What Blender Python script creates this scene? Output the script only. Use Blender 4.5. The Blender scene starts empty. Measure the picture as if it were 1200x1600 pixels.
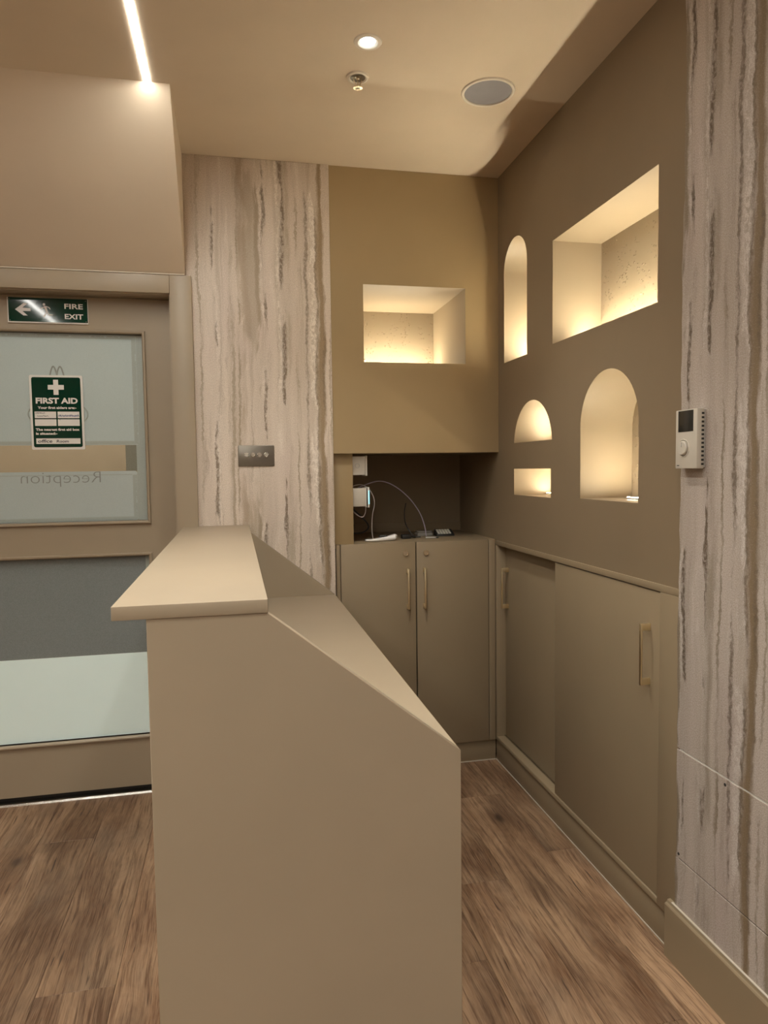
import bpy, bmesh, math, random
from mathutils import Vector, Matrix

random.seed(7)
SC = bpy.context.scene
COL = SC.collection
H = 1.355                      # eye height above the floor (camera stands at x=0, y=0)

# ------------------------------------------------------------------ camera
def look(yaw, pitch, roll):
    cy, sy, cp, sp = math.cos(yaw), math.sin(yaw), math.cos(pitch), math.sin(pitch)
    f = Vector((sy * cp, cy * cp, sp)); r = Vector((cy, -sy, 0)); u = r.cross(f)
    c, s = math.cos(roll), math.sin(roll)
    r2 = c * r + s * u; u2 = -s * r + c * u
    return Matrix((r2, u2, -f)).transposed().to_4x4()
cam = bpy.data.cameras.new('camera'); camo = bpy.data.objects.new('camera', cam); COL.objects.link(camo)
cam.sensor_fit = 'HORIZONTAL'; cam.sensor_width = 36.0; cam.lens = 36.0 * 1092.0 / 1200.0
cam.clip_start = 0.02
camo.matrix_world = Matrix.Translation((0, 0, H)) @ look(.2085, -.0622, -.0133)
SC.camera = camo

# ------------------------------------------------------------------ world, exposure, light levels
w = bpy.data.worlds.new('world'); SC.world = w; w.use_nodes = True
w.node_tree.nodes['Background'].inputs[0].default_value = (.9, .85, .8, 1)
w.node_tree.nodes['Background'].inputs[1].default_value = 0.0
SC.view_settings.view_transform = 'Standard'; SC.view_settings.look = 'None'
SC.view_settings.exposure = 0.0; SC.view_settings.gamma = 1.0; SC.view_settings.use_curve_mapping = False
SC.cycles.diffuse_bounces = 5; SC.cycles.adaptive_threshold = .03
LINEAR_LED = 140.0              # radiance of the white linear ceiling lights
NICHE_LED = 350.0               # radiance of the warm strips in the niches
SPOT_W = 55.0                  # each ceiling downlight
DOWN_LED = 12.0                # radiance of the ceiling downlight lens
WHITE = (.98, .96, .885); WARM = (1.0, .90, .67)

# ------------------------------------------------------------------ node helpers
class NT:
    def __init__(s, name):
        s.m = bpy.data.materials.new(name); s.m.use_nodes = True
        s.t = s.m.node_tree; s.n = s.t.nodes; s.l = s.t.links
        s.p = s.n['Principled BSDF']
    def new(s, typ, **kw):
        n = s.n.new(typ)
        for k, v in kw.items(): setattr(n, k, v)
        return n
    def put(s, sock, v):
        if v is None: return
        if isinstance(v, bpy.types.NodeSocket): s.l.new(v, sock)
        elif isinstance(v, (tuple, list)) and len(v) == 3 and sock.type == 'RGBA': sock.default_value = (*v, 1)
        else: sock.default_value = v
    def math(s, op, a, b=None, c=None, clamp=False):
        n = s.new('ShaderNodeMath', operation=op, use_clamp=clamp)
        for i, v in enumerate((a, b, c)):
            if v is not None: s.put(n.inputs[i], v)
        return n.outputs[0]
    def mix(s, f, a, b, mode='MIX'):
        n = s.new('ShaderNodeMix', data_type='RGBA', blend_type=mode)
        s.put(n.inputs[0], f); s.put(n.inputs[6], a); s.put(n.inputs[7], b)
        return n.outputs[2]
    def vec(s, x, y, z):
        n = s.new('ShaderNodeCombineXYZ'); s.put(n.inputs[0], x); s.put(n.inputs[1], y); s.put(n.inputs[2], z)
        return n.outputs[0]
    def noise(s, v, scale=1.0, detail=3.0, rough=.55, dist=0.0):
        n = s.new('ShaderNodeTexNoise'); s.put(n.inputs['Vector'], v)
        n.inputs['Scale'].default_value = scale; n.inputs['Detail'].default_value = detail
        n.inputs['Roughness'].default_value = rough; n.inputs['Distortion'].default_value = dist
        return n.outputs[0]
    def smooth(s, x, a, b, c=0.0, d=1.0):
        n = s.new('ShaderNodeMapRange', interpolation_type='SMOOTHSTEP')
        s.put(n.inputs[0], x)
        for i, v in enumerate((a, b, c, d)): n.inputs[i + 1].default_value = v
        return n.outputs[0]
    def coords(s):
        tc = s.new('ShaderNodeTexCoord'); sp = s.new('ShaderNodeSeparateXYZ')
        s.l.new(tc.outputs['Object'], sp.inputs[0])
        return tc.outputs['Object'], sp.outputs[0], sp.outputs[1], sp.outputs[2]
    def bump(s, h, strength=.2, dist=.002):
        n = s.new('ShaderNodeBump'); n.inputs['Strength'].default_value = strength; n.inputs['Distance'].default_value = dist
        s.put(n.inputs['Height'], h); s.l.new(n.outputs[0], s.p.inputs['Normal'])
    def set(s, color=None, rough=None, metal=None, spec=None):
        if color is not None: s.put(s.p.inputs['Base Color'], color)
        if rough is not None: s.put(s.p.inputs['Roughness'], rough)
        if metal is not None: s.p.inputs['Metallic'].default_value = metal
        if spec is not None: s.p.inputs['Specular IOR Level'].default_value = spec
        return s.m

def paint(name, col, rough=.5, mott=.05, spec=.35, bump=.03):
    t = NT(name); v, x, y, z = t.coords()
    n1 = t.noise(v, 3.0, 3); n2 = t.noise(v, 260.0, 2)
    c = t.mix(t.smooth(n1, .3, .7, 0, 1), tuple(k * (1 - mott) for k in col), tuple(min(1, k * (1 + mott)) for k in col))
    t.bump(n2, bump, .001)
    return t.set(c, rough, 0, spec)

def plain(name, col, rough=.5, metal=0.0, spec=.5):
    t = NT(name); v, x, y, z = t.coords()
    n = t.noise(v, 40.0, 2)
    c = t.mix(n, tuple(k * .94 for k in col), tuple(min(1, k * 1.05) for k in col))
    return t.set(c, rough, metal, spec)

def emit(name, col, strength):
    t = NT(name); t.set(col, .4)
    t.p.inputs['Emission Color'].default_value = (*col, 1); t.p.inputs['Emission Strength'].default_value = strength
    return t.m

def stone(name, wall, tone=(1, 1, 1), gain=1.0):
    """vein-cut travertine: vertical wavering streaks, crumbly light veins, fine grit"""
    t = NT(name); v, x, y, z = t.coords()
    u = x if wall == 'back' else t.math('SUBTRACT', 1.733, y)
    sc = lambda a, k: t.math('MULTIPLY', a, k)
    off = lambda n, k: sc(t.math('SUBTRACT', n, .5), k)
    w0 = off(t.noise(t.vec(sc(u, 2.0), 3.1, sc(z, 1.3)), 1.0, 2), .060)
    w1 = off(t.noise(t.vec(sc(u, 18.0), .3, sc(z, 8.0)), 1.0, 3, .6), .024)
    w2 = off(t.noise(t.vec(sc(u, 120.0), .7, sc(z, 70.0)), 1.0, 3, .65), .019)
    ua = t.math('ADD', t.math('ADD', u, w0), w1)
    ub = t.math('ADD', ua, w2)
    fold = lambda q: t.math('SUBTRACT', t.math('MODULO', t.math('ADD', q, 6.18), .6), .18)
    per = fold(ub); pers = fold(t.math('ADD', ua, sc(w2, .35)))
    fine = t.noise(t.vec(sc(ub, 46.0), 1.7, sc(z, 2.6)), 1.0, 6, .68)
    wide = t.noise(t.vec(sc(ua, 13.0), 9.2, sc(z, .6)), 1.0, 3, .5)
    wide2 = t.noise(t.vec(sc(ua, 30.0), 2.2, sc(z, 1.1)), 1.0, 4, .6)
    grit = t.noise(t.vec(sc(u, 420.0), 2.0, sc(z, 300.0)), 1.0, 3, .7)
    pink = t.noise(t.vec(sc(ua, 8.0), 5.0, sc(z, 1.7)), 1.0, 2, .5)
    worm = t.noise(t.vec(sc(ub, 95.0), 7.0, sc(z, 34.0)), 1.0, 2, .5, 1.6)
    K = lambda c: tuple(a * b for a, b in zip(c, tone))
    A, B, P, D, L = map(K, (STONE_A, STONE_B, STONE_P, STONE_D, STONE_L))
    c = t.mix(t.smooth(wide, .30, .70), A, B)
    c = t.mix(t.smooth(pink, .48, .74, 0, .6), c, P)
    c = t.mix(t.smooth(wide2, .52, .70, 0, .38), c, K(OLV))
    c = t.mix(t.smooth(fine, .55 - .03 * (gain - 1), .72, 0, .45 * gain), c, D)
    c = t.mix(t.smooth(fine, .30, .43, .45, 0), c, L)
    zz = t.noise(t.vec(sc(ua, 14.0), 4.4, sc(z, 3.0)), 1.0, 3, .55)
    hgt = None
    for u0, wd, col, amt, brk in STREAKS:
        d = t.math('ABSOLUTE', t.math('SUBTRACT', pers if wd > .009 and col is not STONE_L else per, u0))
        if col in (DRK, BRN): d = t.math('DIVIDE', d, t.smooth(t.math('ADD', sc(zz, .6), sc(fine, .4)), .36, .62, .45, 1.7))
        m = t.smooth(d, wd * .2, wd * (1 + .25 * (gain - 1)), min(1, amt * gain), 0)
        if brk: m = t.math('MULTIPLY', m, t.smooth(zz, .5 - .10 * brk, .5 + .12 * brk))
        if col is DRK: m = t.math('MULTIPLY', m, t.smooth(worm, .34, .56, .35, 1.0))
        if col is STONE_L: m = t.math('MULTIPLY', m, t.smooth(worm, .42, .58, .25, 1.0))
        c = t.mix(m, c, K(col))
        if col is not STONE_L: hgt = m if hgt is None else t.math('MAXIMUM', hgt, m)
    c = t.mix(t.smooth(grit, .40, .62, 0, .75), c, t.mix(.6, c, D))
    c = t.mix(t.smooth(grit, .30, .46, .35, 0), c, L)
    hh = t.math('SUBTRACT', sc(t.math('ADD', fine, sc(grit, .5)), .6), hgt)
    t.bump(hh, .4, .003)
    return t.set(c, .55, 0, .35)
STONE_A = (.66, .575, .49); STONE_B = (.54, .46, .385); STONE_P = (.56, .455, .405); STONE_D = (.25, .19, .135); STONE_L = (.78, .71, .63)
BRN = (.25, .175, .095); DRK = (.115, .080, .050); OLV = (.27, .215, .14)
STREAKS = [(-.165, .010, OLV, .6, .8), (-.120, .006, OLV, .6, 1), (-.064, .0075, DRK, .75, .22), (-.054, .009, STONE_L, .6, 1), (.003, .009, OLV, .6, .7),
           (.026, .006, OLV, .7, .5), (.049, .016, BRN, .50, .8), (.078, .034, OLV, .5, .6), (.104, .014, OLV, .7, .3), (.120, .010, STONE_L, .6, .6),
           (.131, .007, DRK, .75, .22), (.192, .014, STONE_L, .8, .6), (.206, .011, DRK, .8, .15), (.220, .008, STONE_L, .6, 1), (.226, .018, OLV, .5, .8), (.261, .006, OLV, .65, .8), (.304, .006, DRK, .6, .6),
           (.331, .020, STONE_L, .95, .3), (.347, .006, DRK, .65, .6), (.366, .018, BRN, .85, 0), (.375, .006, DRK, .5, .6), (.390, .012, STONE_A, .6, .5), (.402, .005, OLV, .5, .6)]

def wood(name):
    t = NT(name); v, x, y, z = t.coords()
    oi = t.new('ShaderNodeObjectInfo'); rnd = oi.outputs['Random']
    sc = lambda a, k: t.math('MULTIPLY', a, k)
    X = t.math('ADD', x, sc(rnd, 37.0)); Y = t.math('ADD', y, sc(rnd, 91.0))
    wob = sc(t.math('SUBTRACT', t.noise(t.vec(sc(X, 4.0), sc(Y, 1.5), 0.0), 1.0, 2), .5), .075)
    Xw = t.math('ADD', X, wob)
    # knots: elongated cells, only some of them carry a knot
    vo = t.new('ShaderNodeTexVoronoi'); t.put(vo.inputs['Vector'], t.vec(sc(Xw, 8.0), sc(Y, 3.4), 1.0)); vo.inputs['Scale'].default_value = 1.0
    kd = vo.outputs['Distance']; sel = t.new('ShaderNodeSeparateColor'); t.l.new(vo.outputs['Color'], sel.inputs[0])
    has = t.smooth(sel.outputs[0], .66, .70)
    knot = t.math('MULTIPLY', t.smooth(kd, .04, .17, 1, 0), has)
    halo = t.math('MULTIPLY', t.smooth(kd, .10, .48, 1, 0), has)
    ring = t.math('SINE', sc(t.math('ADD', sc(Xw, 22.0), sc(kd, 7.0)), 7.0))
    grain = t.noise(t.vec(sc(Xw, 70.0), sc(Y, 2.6), 0.0), 1.0, 6, .70, .15)
    fine = t.noise(t.vec(sc(Xw, 420.0), sc(Y, 9.0), 0.0), 1.0, 3, .65)
    blot = t.noise(t.vec(sc(Xw, 8.0), sc(Y, 2.4), 3.0), 1.0, 4, .6)
    grey = t.noise(t.vec(sc(Xw, 6.0), sc(Y, 2.0), 8.0), 1.0, 3, .6)
    crack = t.noise(t.vec(sc(Xw, 110.0), sc(Y, 6.0), 5.0), 1.0, 2, .5)
    c = t.mix(t.smooth(blot, .34, .66), (.150, .073, .035), (.390, .245, .142))
    c = t.mix(t.smooth(grey, .50, .72, 0, .55), c, (.190, .135, .092))
    c = t.mix(t.smooth(grain, .46, .62, 0, .85), c, (.100, .048, .023))
    c = t.mix(t.math('MULTIPLY', t.smooth(ring, .0, 1.0, 0, .30), t.smooth(blot, .3, .6, 1, .3)), c, (.095, .050, .026))
    c = t.mix(t.smooth(fine, .40, .66, 0, .42), c, (.46, .31, .20))
    c = t.mix(t.math('MULTIPLY', halo, .50), c, (.105, .062, .036))
    c = t.mix(t.smooth(crack, .66, .72, 0, .8), c, (.045, .024, .014))
    c = t.mix(t.math('MULTIPLY', knot, .85), c, (.050, .030, .020))
    hs = t.new('ShaderNodeHueSaturation'); t.put(hs.inputs['Color'], c); t.put(hs.inputs['Value'], t.smooth(rnd, 0, 1, .72, 1.05)); hs.inputs['Saturation'].default_value = 1.0
    t.bump(t.math('ADD', sc(grain, .6), fine), .3, .0015)
    return t.set(hs.outputs[0], t.smooth(grain, .3, .7, .40, .58), 0, .35)

def dimpled(name, col):
    """niche back: painted plaster with little raised drips"""
    t = NT(name); v, x, y, z = t.coords()
    vo = t.new('ShaderNodeTexVoronoi'); t.put(vo.inputs['Vector'], v); vo.inputs['Scale'].default_value = 75.0
    on = t.noise(v, 17.0, 2); dot = t.math('MULTIPLY', t.smooth(vo.outputs['Distance'], .12, .36, 1, 0), t.smooth(on, .48, .56))
    n2 = t.noise(v, 180.0, 2)
    t.bump(t.math('ADD', dot, t.math('MULTIPLY', n2, .10)), .8, .003)
    return t.set(col, .5, 0, .3)

def glass_pane(name):
    m = bpy.data.materials.new(name); m.use_nodes = True; t = m.node_tree; t.nodes.clear()
    o = t.nodes.new('ShaderNodeOutputMaterial'); mx = t.nodes.new('ShaderNodeMixShader'); tr = t.nodes.new('ShaderNodeBsdfTransparent'); gl = t.nodes.new('ShaderNodeBsdfGlossy'); fr = t.nodes.new('ShaderNodeFresnel')
    tr.inputs[0].default_value = (.92, .93, .91, 1); gl.inputs['Roughness'].default_value = .03; fr.inputs[0].default_value = 1.5
    t.links.new(fr.outputs[0], mx.inputs[0]); t.links.new(tr.outputs[0], mx.inputs[1]); t.links.new(gl.outputs[0], mx.inputs[2]); t.links.new(mx.outputs[0], o.inputs[0])
    return m

def film(name, col, through=.25, mott=.04):
    t = NT(name); v, x, y, z = t.coords()
    n = t.noise(v, 6.0, 3); f = t.noise(v, 400.0, 2)
    c = t.mix(n, tuple(k * (1 - mott) for k in col), tuple(min(1, k * (1 + mott)) for k in col))
    c = t.mix(t.smooth(f, .3, .7, 0, .06), c, (1, 1, 1))
    t.set(c, .38, 0, .4)
    t.p.inputs['Transmission Weight'].default_value = 0
    tl = t.new('ShaderNodeBsdfTranslucent'); mx = t.new('ShaderNodeMixShader'); mx.inputs[0].default_value = through
    t.put(tl.inputs[0], c); o = t.n['Material Output']
    t.l.new(t.p.outputs[0], mx.inputs[1]); t.l.new(tl.outputs[0], mx.inputs[2]); t.l.new(mx.outputs[0], o.inputs[0])
    return t.m

TAUPE = (.322, .256, .178)
M = dict(
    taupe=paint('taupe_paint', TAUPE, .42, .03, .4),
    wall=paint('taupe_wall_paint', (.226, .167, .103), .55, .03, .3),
    panel=paint('taupe_paint_warm_lit', (.335, .242, .128), .5, .03, .35),  # warm yellow light on the back panel is put into this colour
    cab=paint('taupe_cabinet_paint', (.272, .206, .128), .45, .03, .4),
    ceil=paint('ceiling_paint', (.58, .475, .358), .6, .03, .25),
    niche=paint('niche_paint', (.285, .222, .150), .5, .02, .3),
    nback=dimpled('niche_back_paint', (.285, .222, .150)),
    dark=plain('dark_gap', (.02, .017, .014), .7),
    stone_back=stone('travertine_back_lit', 'back', (1.12, 1.12, 1.12), 1.12), stone_right=stone('travertine_right_dim', 'right', (.80, .805, .83), 1.35),  # same stone; stronger light at the back, weaker on the right, tinted in
    wood=wood('oak_plank'),
    brass=plain('brushed_brass', (.95, .83, .58), .30, 1.0), pearl=plain('gloss_white', (.86, .83, .80), .25), steel=plain('brushed_steel', (.23, .205, .17), .33, 1.0), bright=plain('bright_steel', (.62, .60, .56), .25, 1.0),
    chrome=plain('chrome', (.80, .70, .55), .25, 1.0),
    white=plain('white_plastic', (.66, .62, .55), .35), ivory=plain('ivory_plastic', (.56, .51, .43), .4), ivory_d=plain('ivory_side', (.47, .45, .42), .45),
    black=plain('black_plastic', (.015, .014, .013), .4), screen=plain('dark_screen', (.022, .021, .018), .2), grille=plain('grey_grille', (.235, .22, .235), .7), offw=plain('off_white_ring', (.62, .55, .46), .45),
    green=plain('sign_green', (.001, .030, .017), .06, 0, .5), signw=plain('sign_white', (.74, .71, .66), .3), ink=plain('marker_ink', (.02, .02, .03), .5), inkb=plain('blue_ink', (.02, .05, .18), .5),
    letter=plain('grey_lettering', (.25, .255, .235), .5), logo=plain('pale_grey_mark', (.30, .31, .28), .5),
    glass=glass_pane('clear_glass'), film=film('frosted_film', (.475, .555, .535), .1), film_edge=film('film_edge', (.40, .44, .395), .15), film_b=film('blue_grey_film', (.46, .525, .505), .1),
    grey_strip=film('grey_green_strip', (.27, .265, .20), .3), mint=film('mint_film', (.82, .975, .94), .06, .03), grey=film('grey_film', (.185, .205, .200), .05),
    caulk=plain('pale_caulk', (.55, .49, .40), .6), cable=plain('pale_cable', (.55, .50, .50), .45), cable_v=plain('violet_cable', (.42, .37, .50), .4),
    clear=plain('clear_plastic', (.30, .29, .27), .15),
    led=emit('white_diffuser', WHITE, LINEAR_LED), led_dim=emit('white_diffuser_dim', WHITE, LINEAR_LED * .52), nled=emit('warm_diffuser', WARM, NICHE_LED), nled_hi=emit('warm_diffuser_long', WARM, NICHE_LED * 1.5), nled_tall=emit('warm_diffuser_tall', WARM, NICHE_LED * 2.6), nled_lo=emit('warm_diffuser_short', WARM, NICHE_LED * .75), dl=emit('downlight_lens', (.86, .97, 1.0), DOWN_LED), cyan=emit('cyan_reflection', (.30, .85, 1.0), 1.2),
    corr=paint('corridor_paint', (.50, .41, .30), .6), corr_led=emit('corridor_fill_lamp', (1.0, .92, .80), 34.0),
)

# ------------------------------------------------------------------ mesh helpers
def obj(name, bm, mat, parent=None, smooth=False, loc=None):
    me = bpy.data.meshes.new(name); bmesh.ops.recalc_face_normals(bm, faces=bm.faces[:]); bm.to_mesh(me); bm.free()
    if mat: me.materials.append(M[mat] if isinstance(mat, str) else mat)
    if smooth:
        for p in me.polygons: p.use_smooth = True
        try: me.set_sharp_from_angle(angle=math.radians(38))
        except Exception: pass
    o = bpy.data.objects.new(name, me); COL.objects.link(o)
    if parent: o.parent = parent
    if loc: o.location = loc
    return o
def thing(name, label, cat, group=None, kind=None):
    o = bpy.data.objects.new(name, None); COL.objects.link(o); o.empty_display_size = .05
    return tag(o, label, cat, group, kind)
def tag(o, label=None, cat=None, group=None, kind=None):
    if label: o['label'] = label
    if cat: o['category'] = cat
    if group: o['group'] = group
    if kind: o['kind'] = kind
    return o
def lab(o, text): o['label'] = text; return o
def bx(bm, x0, x1, y0, y1, z0, z1, bev=0.0, seg=2):
    b2 = bmesh.new()
    vs = [b2.verts.new((x, y, z)) for x in (x0, x1) for y in (y0, y1) for z in (z0, z1)]
    for f in ((0, 1, 3, 2), (4, 6, 7, 5), (0, 4, 5, 1), (2, 3, 7, 6), (0, 2, 6, 4), (1, 5, 7, 3)): b2.faces.new([vs[i] for i in f])
    if bev: bmesh.ops.bevel(b2, geom=b2.edges[:], offset=bev, segments=seg, profile=.5, affect='EDGES')
    merge(bm, b2); return bm
def merge(bm, b2, mat=None):
    if mat is not None: bmesh.ops.transform(b2, matrix=mat, verts=b2.verts[:])
    me = bpy.data.meshes.new('tmp'); b2.to_mesh(me); b2.free(); bm.from_mesh(me); bpy.data.meshes.remove(me)
def box(name, mat, parent, x0, x1, y0, y1, z0, z1, bev=.0015, seg=2):
    return obj(name, bx(bmesh.new(), x0, x1, y0, y1, z0, z1, bev, seg), mat, parent, smooth=bev > 0)
def prism(bm, pts, a, b, axis='y'):
    """polygon pts in the plane across 'axis', extruded from a to b"""
    mk = {'y': lambda p, t: (p[0], t, p[1]), 'x': lambda p, t: (t, p[0], p[1]), 'z': lambda p, t: (p[0], p[1], t)}[axis]
    v0 = [bm.verts.new(mk(p, a)) for p in pts]; v1 = [bm.verts.new(mk(p, b)) for p in pts]; n = len(pts)
    bm.faces.new(v0); bm.faces.new(v1[::-1])
    for i in range(n): bm.faces.new((v0[i], v0[(i + 1) % n], v1[(i + 1) % n], v1[i]))
    return bm
def bevel(bm, off, seg=2, ang=.5):
    bmesh.ops.recalc_face_normals(bm, faces=bm.faces[:])
    es = [e for e in bm.edges if len(e.link_faces) == 2 and e.calc_face_angle(0) > ang]
    bmesh.ops.bevel(bm, geom=es, offset=off, segments=seg, profile=.5, affect='EDGES'); return bm
def lathe(bm, prof, n=40, mat=None):
    """profile [(r, z)] spun about z"""
    b2 = bmesh.new(); rings = []
    for r, z in prof:
        if r < 1e-6: rings.append([b2.verts.new((0, 0, z))])
        else: rings.append([b2.verts.new((r * math.cos(2 * math.pi * i / n), r * math.sin(2 * math.pi * i / n), z)) for i in range(n)])
    for a, b in zip(rings, rings[1:]):
        for i in range(n):
            j = (i + 1) % n
            q = [a[i % len(a)], a[j % len(a)], b[j % len(b)], b[i % len(b)]]
            u = []
            for v in q:
                if v not in u: u.append(v)
            if len(u) > 2: b2.faces.new(u)
    merge(bm, b2, mat); return bm
def tube(bm, pts, r, n=8, cap=True, sub=6):
    """round tube along a Catmull-Rom curve"""
    P = [Vector(p) for p in pts]; path = []
    for i in range(len(P) - 1):
        p0 = P[max(i - 1, 0)]; p1 = P[i]; p2 = P[i + 1]; p3 = P[min(i + 2, len(P) - 1)]
        for k in range(sub):
            t = k / sub
            path.append(.5 * ((2 * p1) + (p2 - p0) * t + (2 * p0 - 5 * p1 + 4 * p2 - p3) * t * t + (3 * p1 - p0 - 3 * p2 + p3) * t ** 3))
    path.append(P[-1]); rings = []; up = Vector((.13, .2, .97))
    for i, p in enumerate(path):
        d = (path[min(i + 1, len(path) - 1)] - path[max(i - 1, 0)]).normalized()
        a = d.cross(up).normalized(); b = d.cross(a)
        rings.append([bm.verts.new(p + r * (math.cos(2 * math.pi * k / n) * a + math.sin(2 * math.pi * k / n) * b)) for k in range(n)])
    for a, b in zip(rings, rings[1:]):
        for k in range(n): bm.faces.new((a[k], a[(k + 1) % n], b[(k + 1) % n], b[k]))
    if cap: bm.faces.new(rings[0][::-1]); bm.faces.new(rings[-1])
    return bm
FACE_CAM = Matrix.Rotation(math.pi / 2, 4, 'X')          # z axis of a lathe -> -y
FACE_LEFT = Matrix.Rotation(-math.pi / 2, 4, 'Y')        # z axis of a lathe -> -x
def text(name, s, mat, parent, x, y, z, size, depth=.0006, bold=0.0, align='LEFT', mirror=False, width=None, shear=0.0, rot=0.0, space=1.0):
    cu = bpy.data.curves.new('txt', 'FONT'); cu.body = s; cu.size = size; cu.extrude = depth; cu.offset = bold; cu.align_x = align; cu.shear = shear; cu.space_character = space; cu.resolution_u = 3
    to = bpy.data.objects.new('txt', cu); COL.objects.link(to)
    dg = bpy.context.evaluated_depsgraph_get(); me = bpy.data.meshes.new_from_object(to.evaluated_get(dg))
    bpy.data.objects.remove(to); me.name = name
    xs = [v.co.x for v in me.vertices]; wd = max(xs) - min(xs); k = (width / wd) if width else 1.0; x0 = min(xs)
    for v in me.vertices:
        v.co.x = (v.co.x - (x0 if width else 0)) * k * (-1 if mirror else 1)
    me.transform(Matrix.Translation((x, y, z)) @ Matrix.Rotation(rot, 4, 'Y') @ FACE_CAM)
    if mirror: me.flip_normals()
    me.materials.clear(); me.materials.append(M[mat])
    o = bpy.data.objects.new(name, me); COL.objects.link(o); o.parent = parent; return o
def plate_holes(bm, outer, holes, mk, thick):
    """flat plate with holes in local (a, b) plane; mk(a, b, t) -> xyz, t in 0..thick"""
    loops = []; es = []
    for lp in [outer] + holes:
        vs = [bm.verts.new(mk(a, b, 0)) for a, b in lp]; loops.append(vs)
        for i in range(len(vs)): es.append(bm.edges.new((vs[i], vs[(i + 1) % len(vs)])))
    bmesh.ops.triangle_fill(bm, use_beauty=True, use_dissolve=False, edges=es)
    for lp, vs in zip([outer] + holes, loops):
        bk = [bm.verts.new(mk(a, b, thick)) for a, b in lp]
        for i in range(len(vs)):
            j = (i + 1) % len(vs); bm.faces.new((vs[i], vs[j], bk[j], bk[i]))
    return bm
def rrect(x0, x1, z0, z1, r, n=5):
    out = []
    for cx, cz, a0 in ((x1 - r, z1 - r, 0), (x0 + r, z1 - r, 90), (x0 + r, z0 + r, 180), (x1 - r, z0 + r, 270)):
        for i in range(n + 1):
            a = math.radians(a0 + 90 * i / n); out.append((cx + r * math.cos(a), cz + r * math.sin(a)))
    return out

def Z(r): return r + H
CEIL = 2.611
XW = 1.152                      # face of the right-hand taupe wall
YB = 2.956                      # face of the taupe panel on the back wall
XS = 1.140                      # face of the stone on the right-hand wall

# ================================================================== the setting
# ---- floor: oak planks laid along y, a slab under and beyond them
floor = obj('floor', bx(bmesh.new(), -2.65, 1.30, -6.5, 3.06, -.06, -.004), 'wood'); tag(floor, 'brown oak plank floor with dark knots', 'floor', kind='structure')
PW = .198
joints = {-.345: [.35, 1.57, 2.79], -.543: [.66, 1.88, 3.10], -.741: [.247, 1.467, 2.687], -.939: [.85, 2.07, 3.29], -1.137: [.4, 1.6, 2.8], -1.335: [.9, 2.12],
          -.147: [.75, 1.97], .051: [.3, 1.52, 2.74], .249: [1.1, 2.32], .447: [.55, 1.75, 2.95], .645: [.877, 2.097], .843: [.227, 1.447, 2.667], 1.041: [.997, 2.217]}
pl_mesh = {}
for x0, js in joints.items():
    ys = [.1] + [j for j in js if .15 < j < 3.0] + [3.055]
    x1 = min(x0 + PW, 1.16)
    for a, b in zip(ys, ys[1:]):
        key = (round(x1 - x0, 3), round(b - a, 3))
        if key not in pl_mesh:
            bm = bx(bmesh.new(), -(x1 - x0) / 2 + .0004, (x1 - x0) / 2 - .0004, -(b - a) / 2 + .0004, (b - a) / 2 - .0004, -.006, 0, .0008, 1)
            o = obj('plank', bm, 'wood', floor); pl_mesh[key] = o.data
        else:
            o = bpy.data.objects.new('plank', pl_mesh[key]); COL.objects.link(o); o.parent = floor
        o.location = ((x0 + x1) / 2, (a + b) / 2, 0)
# floor outside the planked view goes on at the same level
obj('floor_side', bx(bmesh.new(), -2.65, -1.336, -6.5, 3.06, -.0039, 0), 'wood', floor)
obj('floor_rear', bx(bmesh.new(), -1.335, 1.16, -6.5, .0995, -.0039, 0), 'wood', floor)

# ---- ceiling
ceiling = obj('ceiling', bx(bmesh.new(), -2.65, 1.40, -6.5, 3.7, CEIL, CEIL + .06), 'ceil'); tag(ceiling, 'plain beige painted ceiling', 'ceiling', kind='structure')

# ---- sloping bulkhead above the door
bm = prism(bmesh.new(), [(2.442, CEIL), (2.946, Z(.781)), (3.10, Z(.781)), (3.10, CEIL)], -2.65, -.176, 'x')
bulk = obj('ceiling_bulkhead', bm, 'ceil'); tag(bulk, 'beige bulkhead sloping forward from above the door up to the ceiling', 'bulkhead', kind='structure')

# ---- back wall: stone strip, taupe panel with a lit niche, alcove below
wall_back = bpy.data.objects.new('wall_back', None); COL.objects.link(wall_back); tag(wall_back, 'back wall with vertical travertine strip and taupe panel holding one niche', 'wall', kind='structure')
bm = bx(bmesh.new(), -.192, .409, 2.95, 2.975, 0, CEIL, .003)
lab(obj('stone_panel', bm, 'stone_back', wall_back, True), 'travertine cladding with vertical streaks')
box('wall_pier', 'ceil', wall_back, -2.65, -1.262, 2.95, 3.10, 0, Z(.781), 0)
NB = [(.5475, Z(.4525)), (1.000, Z(.4525)), (1.000, Z(.778)), (.5475, Z(.778))]
bm = plate_holes(bmesh.new(), [(.4095, Z(.066)), (XW, Z(.066)), (XW, CEIL), (.4095, CEIL)], [NB], lambda a, b, t: (a, YB + t, b), .001)
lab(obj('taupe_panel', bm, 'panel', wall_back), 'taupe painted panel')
box('alcove_ceiling', 'wall', wall_back, .41, XW, YB + .002, 3.56, Z(.066), Z(.066) + .018, .001)
box('alcove_back', 'wall', wall_back, .41, XW + .02, 3.512, 3.54, Z(-.34), Z(.066), 0)
box('alcove_upstand', 'wall', wall_back, .498, XW, 3.503, 3.512, Z(-.327), Z(-.283), .001)
box('alcove_side', 'panel', wall_back, .412, .497, 2.992, 3.512, Z(-.327), Z(.066), .001)
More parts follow.
